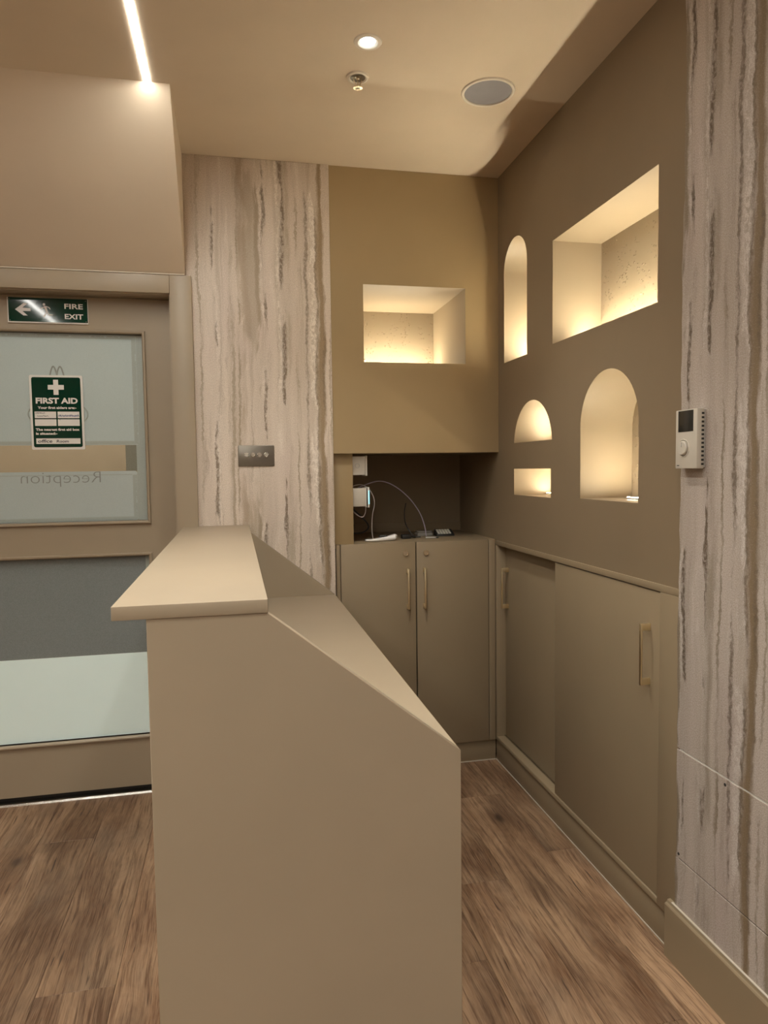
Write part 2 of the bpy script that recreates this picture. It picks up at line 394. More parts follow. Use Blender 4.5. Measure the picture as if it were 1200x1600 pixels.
def niche(parent, poly, mk, depth, name):
    bm = bmesh.new(); n = len(poly)
    a = [bm.verts.new(mk(p[0], p[1], 0)) for p in poly]; b = [bm.verts.new(mk(p[0], p[1], depth)) for p in poly]
    for i in range(n): bm.faces.new((a[i], a[(i + 1) % n], b[(i + 1) % n], b[i]))
    lin = obj(name + '_lining', bm, 'niche', parent, smooth=n > 6); lab(lin, 'pale lining of the niche, lit from below')
    b2 = bmesh.new(); b2.faces.new([b2.verts.new(mk(p[0], p[1], depth)) for p in poly])
    bk = obj(name + '_back', b2, 'nback', lin); lab(bk, 'back of the niche with small raised drips')
niche(wall_back, NB, lambda a, b, t: (a, YB + t, b), .505, 'square_niche')

# ---- right-hand wall: taupe with five niches, stone cladding nearer the camera
wall_right = bpy.data.objects.new('wall_right', None); COL.objects.link(wall_right); tag(wall_right, 'taupe right-hand wall with five lit niches', 'wall', kind='structure')
def arch(y0, y1, z0, top, n=28):
    yc = (y0 + y1) / 2; hw = (y1 - y0) / 2; pts = [(y0, z0), (y1, z0)]
    if top - z0 < hw:              # a segment of a circle standing on the sill
        h = top - z0; R = (hw * hw + h * h) / (2 * h); zc = top - R; a0 = math.asin((z0 - zc) / R)
        pts = [(yc + R * math.cos(a0 + (math.pi - 2 * a0) * i / n), zc + R * math.sin(a0 + (math.pi - 2 * a0) * i / n)) for i in range(n + 1)]
        return pts[::-1]
    zs = top - hw
    return pts + [(yc + hw * math.cos(math.pi * i / n), zs + hw * math.sin(math.pi * i / n)) for i in range(n + 1)]
NR = dict(tall_arch=arch(2.645, 2.889, Z(.4485), Z(.945)), wide_niche=[(1.761, Z(.448)), (2.4165, Z(.448)), (2.4165, Z(.8195)), (1.761, Z(.8195))],
          half_round=arch(2.417, 2.779, Z(.099), Z(.262)), low_slot=[(2.4275, Z(-.118)), (2.781, Z(-.118)), (2.781, Z(-.0085)), (2.4275, Z(-.0085))],
          broad_arch=arch(1.847, 2.2005, Z(-.1115), Z(.303)))
mkR = lambda a, b, t: (XW + t, a, b)
bm = plate_holes(bmesh.new(), [(1.60, Z(-.345)), (3.53, Z(-.345)), (3.53, CEIL), (1.60, CEIL)], list(NR.values()), mkR, .001)
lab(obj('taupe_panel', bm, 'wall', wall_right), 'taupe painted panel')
for k, poly in NR.items(): niche(wall_right, poly, mkR, .196, k)
box('wall_core', 'dark', wall_right, 1.36, 1.40, -6.5, 3.7, 0, CEIL, 0)
def wavy(z0, z1, seed, amp=.005):
    rnd = random.Random(seed); n = max(6, int((z1 - z0) / .02)); ph = [rnd.uniform(0, 6.28) for _ in range(4)]
    out = []
    for i in range(n + 1):
        z = z0 + (z1 - z0) * i / n
        e = amp * (.5 * math.sin(z * 7 + ph[0]) + .3 * math.sin(z * 19 + ph[1]) + .25 * math.sin(z * 47 + ph[2])) + rnd.uniform(-.0008, .0008)
        out.append((1.633 + e, z))
    return out
for z0, z1, sd in ((.13, Z(-1.0590), 3), (Z(-1.0565), Z(-.7600), 3), (Z(-.7560), CEIL, 3)):
    bm = prism(bmesh.new(), [(-6.5, z0), (-6.5, z1)] + wavy(z0, z1, sd)[::-1], XS, XS + .016, 'x')
    bevel(bm, .0012, 1, .9)
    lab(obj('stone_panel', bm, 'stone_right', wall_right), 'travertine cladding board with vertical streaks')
box('cladding_batten', 'caulk', wall_right, XS + .004, XS + .03, -6.5, 1.62, .1, CEIL, 0)
box('joint_caulk', 'signw', wall_right, XS + .0012, XS + .0039, -6.5, 1.62, Z(-.7598), Z(-.7562), 0)
box('joint_shadow', 'dark', wall_right, XS + .002, XS + .0039, -6.5, 1.62, Z(-1.0588), Z(-1.0567), 0)
for y, z in ((1.442, Z(-.775)), (1.618, Z(-1.045))):
    b2 = lathe(bmesh.new(), [(0, .001), (.0035, .001), (.0042, 0)], 14, Matrix.Translation((XS - .0002, y, z)) @ FACE_LEFT)
    lab(obj('screw', b2, 'black', wall_right), 'dark screw head')
bm = prism(bmesh.new(), [(1.128, 0), (1.128, .147), (1.1305, .1505), (1.134, .1515), (1.136, .158), (1.1405, .159), (1.15, .159), (1.15, 0)], -6.5, 1.660, 'y')
bb = obj('baseboard_right', bm, 'cab'); tag(bb, 'taupe moulded skirting below the stone cladding', 'baseboard', kind='structure')
obj('caulk_glint_line', bx(bmesh.new(), 1.1345, 1.1404, -6.5, 1.64, .159, .1615), 'caulk', bb)

# ---- rest of the room behind and beside the camera
wl = obj('wall_left', bx(bmesh.new(), -2.71, -2.65, -6.5, 3.1, 0, CEIL), 'ceil'); tag(wl, 'plain beige wall out of view on the left', 'wall', kind='structure')
wr = obj('wall_rear', bx(bmesh.new(), -2.71, 1.40, -6.56, -6.5, 0, CEIL), 'ceil'); tag(wr, 'plain beige wall behind the camera', 'wall', kind='structure')

# ---- door with two glazed panels
door = bpy.data.objects.new('door_1', None); COL.objects.link(door); tag(door, 'taupe door with two frosted glass panels in a deep frame', 'door', kind='structure')
XJ, XL = -.2365, -1.172        # clear opening
fr = bmesh.new()
bx(fr, XJ, -.152, 2.928, 3.10, 0, Z(.7755), .002); bx(fr, XL - .085, XL, 2.928, 3.10, 0, Z(.7755), .002); bx(fr, XL + .0005, XJ - .0005, 2.928, 3.10, Z(.703), Z(.7755), .002)
frame = lab(obj('door_frame', fr, 'taupe', door, True), 'taupe painted door frame')
st = bmesh.new(); bx(st, XJ - .004, XJ + .004, 2.940, 3.0, 0, Z(.699), .001); bx(st, XL, XJ, 2.940, 3.0, Z(.699), Z(.7065), .001)
obj('door_stop', st, 'taupe', frame, True)
obj('caulk_glint_line', bx(bmesh.new(), -1.26, -.178, 2.925, 2.95, Z(.7758), Z(.7795)), 'caulk', frame)  # pale strip paints the highlight along the top edge of the frame
YD = 3.03
lf = bmesh.new(); UX, UB, UT = -.360, Z(-.2), Z(.557); LB, LT = Z(-1.103), Z(-.348); XR = -.241; XLL = -1.168; UXL = -1.049
ztop = Z(.70); zbot = Z(-1.3215)
for a, b, c, d in ((UX, XR, zbot, ztop), (XLL, UXL, zbot, ztop), (UXL, UX, UT, ztop), (UXL, UX, LT, UB), (UXL, UX, zbot, LB)):
    bx(lf, a, b, YD, YD + .042, c, d)
leaf = lab(obj('door_leaf', lf, 'taupe', door), 'taupe painted stiles and rails')
def bead(x0, x1, z0, z1, wd=.013):
    bm = bmesh.new(); pr = [(0, .0), (-.002, -.009), (-.006, -.0125), (-.011, -.0125), (-.0135, -.009), (-wd - .001, 0)]   # (offset outward, y)
    rings = []
    for o, y in pr:
        o = -o - .0; rings.append([bm.verts.new((x, YD + y, z)) for x, z in ((x0 - o, z0 - o), (x1 + o, z0 - o), (x1 + o, z1 + o), (x0 - o, z1 + o))])
    ins = [bm.verts.new((x, YD + .02, z)) for x, z in ((x0, z0), (x1, z0), (x1, z1), (x0, z1))]
    rings = [ins] + rings
    for a, b in zip(rings, rings[1:]):
        for i in range(4): bm.faces.new((a[i], a[(i + 1) % 4], b[(i + 1) % 4], b[i]))
    return bm
for z0, z1 in ((UB, UT), (LB, LT)): lab(obj('glazing_bead', bead(UXL, UX, z0, z1), 'taupe', door, False), 'raised taupe bead around the glass')
gu = lab(box('glass_pane', 'glass', door, UXL - .008, UX + .008, YD + .018, YD + .024, UB - .008, UT + .008, 0), 'upper glass pane')
gd = lab(box('glass_pane', 'glass', door, UXL - .008, UX + .008, YD + .018, YD + .024, LB - .008, LT + .008, 0), 'lower glass pane')
def sheet(name, mat, parent, pts, y, t=.0008): return obj(name, prism(bmesh.new(), pts, y, y + t, 'y'), mat, parent)
YF = YD + .0165
lab(sheet('film_panel', 'film', gu, rrect(UXL, -.3855, Z(.111), UT, .008), YF), 'frosted film on the upper half of the glass')
lab(sheet('film_panel', 'film_b', gu, rrect(UXL, -.3975, UB, Z(.004), .008), YF), 'frosted film on the lower part of the glass')
for a, b, c, d in ((UXL, -.3865, UT - .018, UT - .003), (-.4035, -.3865, Z(.113), UT - .0182), (UXL, -.404, Z(.113), Z(.127)),
                   (UXL, -.3985, UB + .002, UB + .016), (-.4155, -.3985, UB + .0162, Z(-.012)), (UXL, -.416, Z(-.0125), Z(-.009))):
    sheet('film_edge', 'film_edge', gu, [(a, c), (b, c), (b, d), (a, d)], YF - .0004, .0004)
sheet('film_edge', 'film_edge', gu, [(-.3970, UB), (UX - .0003, UB), (UX - .0003, UT), (-.3970, UT)], YF + .0002)
sheet('film_edge', 'grey_strip', gu, [(-.440, Z(.0045)), (-.3972, Z(.0045)), (-.3972, Z(.1105)), (-.440, Z(.1105))], YF + .0002)
rnd = random.Random(4)
for i in range(34):                                         # trapped air marks along the film edges
    if i < 16: cx, cz = rnd.uniform(-1.0, -.40), UT - .006
    elif i < 26: cx, cz = -.391, rnd.uniform(Z(.14), Z(.50))
    else: cx, cz = -.404, rnd.uniform(Z(-.17), Z(-.03))
    s = rnd.uniform(.003, .008)
    pts = [(cx - s, cz), (cx + s, cz), (cx, cz - s * 1.1)] if i < 16 else [(cx, cz - s), (cx + s * .6, cz), (cx, cz + s)]
    sheet('air_mark', 'film', gu, pts, YF - .0007, .0003)
text('lettering', 'Reception', 'letter', gu, -.540, YF - .0008, Z(-.042), .068, .0002, -.0012, mirror=True, width=.302)
lg = bmesh.new()
for cx in (-.7035, -.6785):                                 # the two slender arches above the sign
    pts = [(cx + dx, YF - .0002, Z(.426) - 205 * dx * dx) for dx in [k * .002 for k in range(-10, 11)]]
    tube(lg, pts, .0030, 6, True, 2)
obj('arches_mark', lg, 'logo', gu)
rg = bmesh.new(); ring = [(-.692 + .112 * math.cos(2 * math.pi * i / 40), YF - .0002, Z(.236) + .055 * math.sin(2 * math.pi * i / 40)) for i in range(41)]
tube(rg, ring, .0028, 6, True, 1); obj('round_mark', rg, 'film_edge', gu)
lab(sheet('film_panel', 'mint', gd, [(UXL, LB), (UX - .0005, LB), (UX - .0005, Z(-.757)), (UXL, Z(-.757))], YF), 'pale mint film on the lower part of the glass')
lab(sheet('film_panel', 'grey', gd, [(UXL, Z(-.7568)), (-.376, Z(-.7568)), (-.376, LT), (UXL, LT)], YF), 'dark grey film on the upper part of the glass')
sheet('film_edge', 'film_edge', gd, [(-.3758, Z(-.7568)), (UX, Z(-.7568)), (UX, LT), (-.3758, LT)], YF)
thr = bmesh.new(); prism(thr, [(3.022, .0005), (3.026, .008), (3.034, .010), (3.10, .010), (3.10, .0005)], -1.17, -.2385, 'x')
lab(obj('threshold', thr, 'bright', door), 'worn steel threshold strip')
box('gap_shadow', 'dark', door, -1.17, -.2385, 3.06, 3.09, .010, zbot + .01, 0)
# corridor behind the glass
co = bmesh.new()
bx(co, -2.4, .35, 4.6, 4.65, 0, CEIL); bx(co, -2.45, -2.4, 3.12, 4.65, 0, CEIL); bx(co, .35, .40, 3.60, 4.65, 0, CEIL); bx(co, -2.45, .4, 3.12, 4.65, -.06, -.001); bx(co, -2.45, .41, 3.11, 4.65, CEIL - .06, CEIL - .001)
cw = obj('wall_corridor', co, 'corr'); tag(cw, 'warm beige corridor glimpsed through the clear glass of the door', 'wall', kind='structure')
cl = box('corridor_fill_lamp', 'corr_led', None, -1.2, -.6, 3.7, 4.0, CEIL - .075, CEIL - .061, .002); tag(cl, 'unseen flat lamp added to light the corridor beyond the door', 'lamp')  # unseen lamp added so the corridor looks bright through the glass

# ================================================================== the reception desk
desk = thing('reception_desk', 'taupe reception desk with raised counter and lower slanted-end worktop', 'desk')
DL, DR, CT, WT = -.155, .403, Z(-.226), Z(-.533)
ct = obj('counter_top', bx(bmesh.new(), -.2105, .0500, 1.230, 2.949, CT - .0242, CT, .0012), 'taupe', desk, True)
endp = [(DL, 0), (DR, 0), (DR, WT), (.0497, CT - .0243), (DL, CT - .0243)]
lab(obj('end_panel', bevel(prism(bmesh.new(), endp, 1.2325, 1.2525, 'y'), .001, 1), 'taupe', desk, True), 'near end panel with slanted edge')
lab(obj('end_panel', bevel(prism(bmesh.new(), endp, 2.928, 2.949, 'y'), .001, 1), 'taupe', desk, True), 'far end panel against the stone')
box('front_panel', 'taupe', desk, DL, DL + .02, 1.2526, 2.9279, 0, CT - .0243, .001)
box('inner_panel', 'taupe', desk, .006, .026, 1.2526, 2.9279, WT + .0002, CT - .0243, .001)
box('worktop', 'taupe', desk, DL + .0202, DR, 1.2526, 2.9279, WT - .025, WT, .001)

# ================================================================== base cabinet under the alcove
bc = thing('base_cabinet', 'taupe two-door base cabinet with brass bar handles under the alcove', 'cabinet')
YC = 2.985; TOPZ = Z(-.3275); BOTZ = Z(-1.256)
ca = bmesh.new(); bx(ca, .422, XW - .008, YC + .021, 3.51, BOTZ, TOPZ - .0182)
obj('carcass', ca, 'dark', bc)
box('top_shelf', 'cab', bc, .415, XW - .001, YC + .0205, 3.511, TOPZ - .018, TOPZ, .001)
box('filler_strip', 'cab', bc, .420, .4345, YC, YC + .02, BOTZ, TOPZ - .001, .001)
box('filler_strip', 'cab', bc, 1.1155, XW - .0065, YC, YC + .02, BOTZ, TOPZ - .001, .001)
box('plinth', 'cab', bc, .412, 1.1500, 2.998, 3.016, .0005, BOTZ - .001, .001)
box('plinth_seal', 'caulk', bc, .412, 1.1500, 2.9955, 2.9978, .0005, .004, 0)
def bar_handle(parent, x, y, z0, z1, axis, proj=.030):
    """slim square bar on two flat feet; axis: the way it stands off"""
    f = bmesh.new(); b = bmesh.new()
    if axis == 'y':
        bx(b, x - .004, x + .004, y - proj, y - proj + .008, z0, z1, .001)
        for z in (z0, z1 - .020): bx(f, x - .005, x + .005, y - proj + .0082, y, z, z + .020, .0008)
    else:
        bx(b, y - proj, y - proj + .006, x - .004, x + .004, z0, z1, .001)
        for z in (z0, z1 - .020): bx(f, y - proj + .0062, y, x - .004, x + .004, z, z + .020, .0008)
    m = bmesh.new(); merge(m, b); merge(m, f)
    return lab(obj('handle', m, 'brass', parent, True), 'brass bar handle')
for x0, x1, hx, lx in ((.4375, .7715, .7335, .726), (.7770, 1.1125, .809, .820)):
    d = box('door', 'cab', bc, x0, x1, YC, YC + .019, BOTZ, TOPZ, .0012)
    bar_handle(d, hx, YC, Z(-.622), Z(-.443), 'y')
    lk = lathe(bmesh.new(), [(0, .0), (.0125, 0), (.0130, .0035), (.0112, .006), (.0085, .006), (.0078, .004), (0, .004)], 28, Matrix.Translation((lx, YC, Z(-.376))) @ FACE_CAM)
    bx(lk, lx - .0009, lx + .0009, YC - .0048, YC - .0042, Z(-.381), Z(-.371))
    lab(obj('lock', lk, 'chrome', d, True), 'round metal cam lock')

# ================================================================== sliding-door cabinet on the right
sl = thing('sliding_cabinet', 'taupe built-in cabinet with two sliding doors below the niches', 'cabinet')
XF = 1.146
fb = bmesh.new(); F0, F1 = Z(-1.253), Z(-.332)
bx(fb, XF, 1.215, 1.630, 2.9845, Z(-.352), F1, .0012)
bx(fb, XF, 1.215, 2.969, 2.9845, F0, Z(-.3522), .0012); bx(fb, XF, 1.215, 1.630, 1.724, F0, Z(-.3522), .0012)
bx(fb, XF, 1.215, 1.7242, 2.9688, F0, Z(-1.2355), .0012)
obj('frame', fb, 'cab', sl, True)
box('back_board', 'dark', sl, 1.2152, 1.23, 1.63, 2.98, F0, F1, 0)
box('slide_track', 'bright', sl, 1.181, 1.1865, 1.7242, 2.9688, Z(-1.2354), Z(-1.2315), .0005)
d1 = lab(box('door', 'cab', sl, 1.189, 1.207, 2.36, 2.9685, Z(-1.2335), Z(-.3535), .001), 'rear sliding door, set back in the frame')
d2 = lab(box('door', 'cab', sl, 1.1505, 1.1695, 1.7275, 2.386, Z(-1.2335), Z(-.3560), .001), 'front sliding door')
bar_handle(d1, 2.935, 1.189, Z(-.636), Z(-.452), 'x', .034)
bar_handle(d2, 1.777, 1.1505, Z(-.630), Z(-.452), 'x', .032)
box('plinth', 'cab', sl, 1.153, 1.172, 1.6605, 2.9975, .0005, F0 - .001, .001)
box('plinth_seal', 'caulk', sl, 1.1505, 1.1528, 1.6605, 2.9975, .0005, .004, 0)

# ================================================================== lights
def led_profile(name, x, y0, y1, label, mat='led', wd=.020):
    t = thing(name, label, 'light')
    lab(box('diffuser', mat, t, x - wd / 2, x + wd / 2, y0, y1, CEIL - .0012, CEIL - .0003, 0), 'glowing white diffuser')
    box('end_cap', 'white', t, x - wd / 2, x + wd / 2, y1 + .0002, y1 + .006, CEIL - .004, CEIL - .0005, .0008)
    return t
led_profile('linear_light', -.2455, -6.2, 2.444, 'white linear LED light recessed in the ceiling, meeting the bulkhead')
led_profile('linear_light', -1.45, -6.2, 2.40, 'linear LED ceiling light out of view on the left', 'led_dim')
def niche_led(label, x0, x1, y0, y1, z, em_mat='nled'):
    t = thing('led_strip', label, 'light', 'warm strips hidden in the niches')
    al = bmesh.new(); bx(al, x0, x1, y0, y1, z + .0003, z + .006, .0008); obj('channel', al, 'white', t, True)
    i = .001; em = bmesh.new(); bx(em, x0 + i, x1 - i, y0 + i, y1 - i, z + .0061, z + .0066); lab(obj('diffuser', em, em_mat, t), 'glowing warm diffuser')
niche_led('warm LED strip on the sill of the wide rectangular niche in the right wall', 1.284, 1.294, 1.775, 2.402, Z(.448))
niche_led('warm LED strip on the sill of the tall slim arched niche', 1.298, 1.308, 2.66, 2.875, Z(.4485), 'nled_tall')
niche_led('warm LED strip on the sill of the half-round niche', 1.290, 1.300, 2.47, 2.73, Z(.099), 'nled_lo')
niche_led('warm LED strip on the sill of the small slot niche below the half-round one', 1.290, 1.300, 2.45, 2.76, Z(-.118), 'nled_lo')
niche_led('warm LED strip showing at the foot of the broad arched niche', 1.268, 1.278, 1.862, 2.10, Z(-.1115), 'nled_hi')
niche_led('warm LED strip deep in the square niche of the back panel', .57, .98, 3.375, 3.387, Z(.4525))

def downlight(x, y, label, k=1.0):
    dl = thing('downlight', label, 'light', 'ceiling downlights'); dl.location = (x, y, CEIL)
    lab(obj('bezel', lathe(bmesh.new(), [(.0255, .004), (.0262, -.002), (.030, -.0045), (.0405, -.003), (.0425, 0)], 48), 'offw', dl, True), 'off-white ring')
    lab(obj('lens', lathe(bmesh.new(), [(.0255, .0035), (.022, -.0012), (.012, -.004), (0, -.005)], 40), 'dl', dl, True), 'cool white glowing lens')
    l = bpy.data.lights.new('downlight_beam', 'SPOT'); l.energy = SPOT_W * k; l.color = WHITE; l.spot_size = math.radians(100); l.spot_blend = .9; l.shadow_soft_size = .02
    lo = bpy.data.objects.new('downlight_beam', l); COL.objects.link(lo); lo.parent = dl; lo.location = (0, 0, -.028)
downlight(.415, 2.102, 'small round recessed downlight with white bezel in the visible ceiling')
for x, y, k, label in ((.415, .70, 1.25, 'unseen downlight added above the near end of the desk'), (.415, -.75, 1.25, 'unseen downlight added behind the camera on the right'),
                       (-.95, 1.55, 1.45, 'unseen downlight added in front of the door, left of the view'), (-.95, .10, 1.3, 'unseen downlight added beside the camera on the left'), (-.95, -1.4, 1.2, 'unseen downlight added behind the camera on the left')):
    downlight(x, y, label, k)  # unseen downlights added to brighten the level surfaces and the door side
sp = thing('sprinkler_head', 'pendent fire sprinkler with round cover ring beside the downlight', 'sprinkler'); sp.location = (.417, 2.29, CEIL)
lab(obj('escutcheon', lathe(bmesh.new(), [(.0245, 0), (.0245, -.004), (.029, -.0065), (.0345, -.005), (.0365, 0)], 48), 'offw', sp, True), 'cream cover ring')
obj('cup', lathe(bmesh.new(), [(.0244, -.0035), (.021, -.0008), (0, -.0005)], 40), 'steel', sp, True)
yk = bmesh.new(); tube(yk, [(-.010, 0, -.001), (-.012, 0, -.012), (-.007, 0, -.024), (0, 0, -.030)], .0018); tube(yk, [(.010, 0, -.001), (.012, 0, -.012), (.007, 0, -.024), (0, 0, -.030)], .0018)
lathe(yk, [(0, -.001), (.0055, -.001), (.0055, -.007), (.002, -.009), (.002, -.028), (.0045, -.030), (.0045, -.033), (0, -.033)], 16)
obj('frame_arms', yk, 'chrome', sp, True)
df = bmesh.new()
lathe(df, [(.006, -.033), (.0145, -.0335), (.0150, -.0352), (.006, -.0352)], 28)
obj('deflector', df, 'chrome', sp, True)
spk = thing('ceiling_speaker', 'round flush ceiling speaker with grey mesh grille and cream rim', 'speaker'); spk.location = (.862, 2.298, CEIL)
lab(obj('rim', lathe(bmesh.new(), [(.079, -.001), (.0795, -.005), (.083, -.0065), (.088, -.005), (.090, 0)], 64), 'offw', spk, True), 'cream rim')
lab(obj('grille', lathe(bmesh.new(), [(.0789, -.0015), (.070, -.003), (.03, -.004), (0, -.0042)], 64), 'grille', spk, True), 'grey mesh grille')

# ================================================================== signs on the door
fs = thing('fire_exit_sign', 'green fire exit sign with white arrow and running figure on the door head', 'sign')
SX0, SX1, SZ0, SZ1 = -.857, -.560, Z(.5915), Z(.6905); YS = YD - .006
lab(box('backing', 'signw', fs, SX0, SX1, YS, YD - .0003, SZ0, SZ1, .0006), 'white backing plate')
lab(obj('face', prism(bmesh.new(), [(SX0 + .0045, SZ0 + .005), (SX1 - .002, SZ0 + .005), (SX1 - .002, SZ1 - .001), (SX0 + .0045, SZ1 - .001)], YS - .0009, YS - .0001, 'y'), 'green', fs), 'glossy dark green face')
YT = YS - .0016
ar = [(-.8285, .6425), (-.797, .6675), (-.781, .6675), (-.802, .6500), (-.772, .6485), (-.772, .6370), (-.802, .6365), (-.783, .6195), (-.799, .6195)]
obj('arrow', prism(bmesh.new(), [(x, Z(z)) for x, z in ar], YT, YT + .0005, 'y'), 'signw', fs)
mn = bmesh.new()
prism(mn, [(-.7225 + .0048 * math.cos(k * .5236), Z(.6645) + .0052 * math.sin(k * .5236)) for k in range(12)], YT, YT + .0005, 'y')
def limb(pts, w0, w1):
    for (a, b), (c, d) in zip(pts, pts[1:]):
        dx, dz = c - a, d - b; L = math.hypot(dx, dz); nx, nz = -dz / L, dx / L
        prism(mn, [(a + nx * w0, Z(b + nz * w0)), (a - nx * w0, Z(b - nz * w0)), (c - nx * w1, Z(d - nz * w1)), (c + nx * w1, Z(d + nz * w1))], YT, YT + .0005, 'y')
limb([(-.7195, .6575), (-.7125, .6385)], .0042, .0032)                      # trunk
limb([(-.7195, .6570), (-.7285, .6500), (-.7375, .6470)], .0018, .0015)     # arm forward
limb([(-.7170, .6570), (-.7050, .6540), (-.7000, .6460)], .0018, .0015)     # arm back
limb([(-.7125, .6390), (-.7185, .6260), (-.7255, .6155)], .0026, .0022)     # front leg
limb([(-.7120, .6390), (-.7065, .6255), (-.6915, .6235)], .0026, .0019)     # rear leg
obj('running_figure', mn, 'signw', fs)
text('lettering', 'FIRE', 'signw', fs, -.6475, YT + .0003, Z(.6505), .0275, .0003, .0006, width=.0690)
text('lettering', 'EXIT', 'signw', fs, -.6475, YT + .0003, Z(.6105), .0275, .0003, .0006, width=.0690)
for x, z in ((SX0 + .0085, SZ0 + .009), (SX0 + .0085, SZ1 - .008), (SX1 - .008, SZ1 - .008), (SX1 - .008, SZ0 + .009)):
    obj('screw', lathe(bmesh.new(), [(0, .0016), (.0016, .0014), (.0022, 0)], 12, Matrix.Translation((x, YS - .0009, z)) @ FACE_CAM), 'steel', fs, True)

fa = thing('first_aid_sign', 'green and white first aid notice stuck on the upper door glass', 'sign')
AX0, AX1, AZ0, AZ1 = -.7945, -.5945, Z(.0935), Z(.3905); YA = YF - .0055
lab(obj('backing', bevel(prism(bmesh.new(), rrect(AX0, AX1, AZ0, AZ1, .006), YA, YF - .0007, 'y'), .0004, 1), 'signw', fa, True), 'white rounded plate')
lab(obj('face', prism(bmesh.new(), rrect(AX0 + .0085, AX1 - .0085, AZ0 + .0095, AZ1 - .0085, .007), YA - .0006, YA - .0001, 'y'), 'green', fa), 'dark green printed field')
Y1 = YA - .0012
cr = bmesh.new(); cx, cz, s, q = -.6955, Z(.3425), .0300, .0092
prism(cr, [(cx - q, cz - s), (cx + q, cz - s), (cx + q, cz - q), (cx + s, cz - q), (cx + s, cz + q), (cx + q, cz + q), (cx + q, cz + s), (cx - q, cz + s), (cx - q, cz + q), (cx - s, cz + q), (cx - s, cz - q), (cx - q, cz - q)], Y1, Y1 + .0005, 'y')
obj('cross', cr, 'signw', fa)
text('lettering', 'FIRST AID', 'signw', fa, -.7725, Y1 + .0003, Z(.2785), .0305, .0002, .0012, width=.157)
text('lettering', 'Your first aiders are:-', 'signw', fa, -.7665, Y1 + .0003, Z(.2565), .0135, .0002, .0005, width=.145)
text('lettering', 'The nearest first aid box', 'signw', fa, -.7765, Y1 + .0003, Z(.1695), .0130, .0002, .0005, width=.164)
text('lettering', 'is situated:-', 'signw', fa, -.7765, Y1 + .0003, Z(.1535), .0130, .0002, .0005, width=.080)
for a, b, c, d in ((-.7785, -.6985, .2195, .2455), (-.6930, -.6110, .2195, .2455), (-.7785, -.6985, .1885, .2150), (-.6930, -.6110, .1885, .2150), (-.7765, -.6110, .1165, .1385)):
    obj('write_on_box', prism(bmesh.new(), [(a, Z(c)), (b, Z(c)), (b, Z(d)), (a, Z(d))], Y1, Y1 + .0005, 'y'), 'signw', fa)
YI = Y1 - .0003
def scribble(mat, x0, x1, z, h, n, seed, r=.0007):
    rr = random.Random(seed); pts = []
    for i in range(n + 1):
        x = x0 + (x1 - x0) * i / n
        pts.append((x + rr.uniform(-.001, .001), YI, Z(z) + (h if i % 2 else 0) * rr.uniform(.5, 1.0)))
    lab(obj('handwriting', tube(bmesh.new(), pts, r, 5, True, 3), mat, fa), 'handwritten marker scrawl')
scribble('ink', -.776, -.740, .2375, .0055, 12, 1); scribble('ink', -.770, -.728, .2255, .0060, 12, 2)
scribble('inkb', -.690, -.614, .2255, .0085, 26, 3, .0009); scribble('ink', -.688, -.682, .2125, .001, 3, 5)
text('handwriting', 'office', 'ink', fa, -.7700, YI + .0002, Z(.1215), .018, .0002, .0003, width=.053, shear=.15)
text('handwriting', 'Room', 'ink', fa, -.7010, YI + .0002, Z(.1215), .016, .0002, .0003, width=.046, shear=.1)

# ================================================================== switch plate, thermostat
sw = thing('dimmer_switch', 'brushed steel double switch plate with four round knobs on travertine', 'switch')
pts = rrect(.0135, .1605, Z(.0165), Z(.1025), .004)
lab(obj('plate', bevel(prism(bmesh.new(), pts, 2.9445, 2.9498, 'y'), .0022, 3, .8), 'steel', sw, True), 'brushed steel faceplate')
for x in (.0475, .0738, .1005, .1272):
    k = lathe(bmesh.new(), [(.0105, 0), (.0105, .002), (.0088, .0032), (.0088, .012), (.0078, .0135), (.0052, .0135), (.0045, .0115), (0, .0112)], 28, Matrix.Translation((x, 2.9445, Z(.0625))) @ FACE_CAM)
    lab(obj('knob', k, 'bright', sw, True), 'round steel knob')
for x in (.0255, .1485): obj('screw', lathe(bmesh.new(), [(0, .0009), (.0022, .0008), (.0030, 0)], 16, Matrix.Translation((x, 2.9445, Z(.0600))) @ FACE_CAM), 'steel', sw, True)

th = thing('thermostat', 'cream wall thermostat with dark display and round dial on the right stone', 'thermostat')
TX, TY0, TY1, TZ0, TZ1 = 1.114, 1.531, 1.6165, Z(-.0105), Z(.138)
lab(obj('body', bx(bmesh.new(), TX, XS - .006, TY0, TY1, TZ0, TZ1, .002), 'ivory', th, True), 'cream plastic case')
box('base', 'ivory_d', th, XS - .0059, XS - .0005, TY0 + .002, TY1 - .002, TZ0 + .003, TZ1 - .002, .0008)
box('display', 'screen', th, TX - .0008, TX + .001, 1.5455, 1.6005, Z(.0825), Z(.1355), .0004); box('display_edge', 'black', th, TX - .0006, TX + .001, 1.6007, 1.6055, Z(.0825), Z(.1355), .0003)
dlm = Matrix.Translation((TX, 1.5835, Z(.0415))) @ FACE_LEFT
lab(obj('dial_ring', lathe(bmesh.new(), [(.0235, 0), (.0225, .0012), (.0205, .0012), (.0195, -.0), (.0185, .0)], 40, dlm), 'ivory', th, True), 'raised ring around the dial')
lab(obj('dial', lathe(bmesh.new(), [(.0182, 0), (.0178, .004), (.0160, .0058), (0, .0066)], 40, dlm), 'ivory', th, True), 'cream round dial')
obj('dial_mark', bx(bmesh.new(), TX - .0072, TX - .006, 1.5828, 1.5842, Z(.044), Z(.056)), 'ivory_d', th)
for i in range(13):
    z = TZ0 + .0085 + i * .01045
    obj('vent', bx(bmesh.new(), XS - .0135, XS - .0063, TY0 - .0004, TY0 + .002, z, z + .0052), 'black', th)
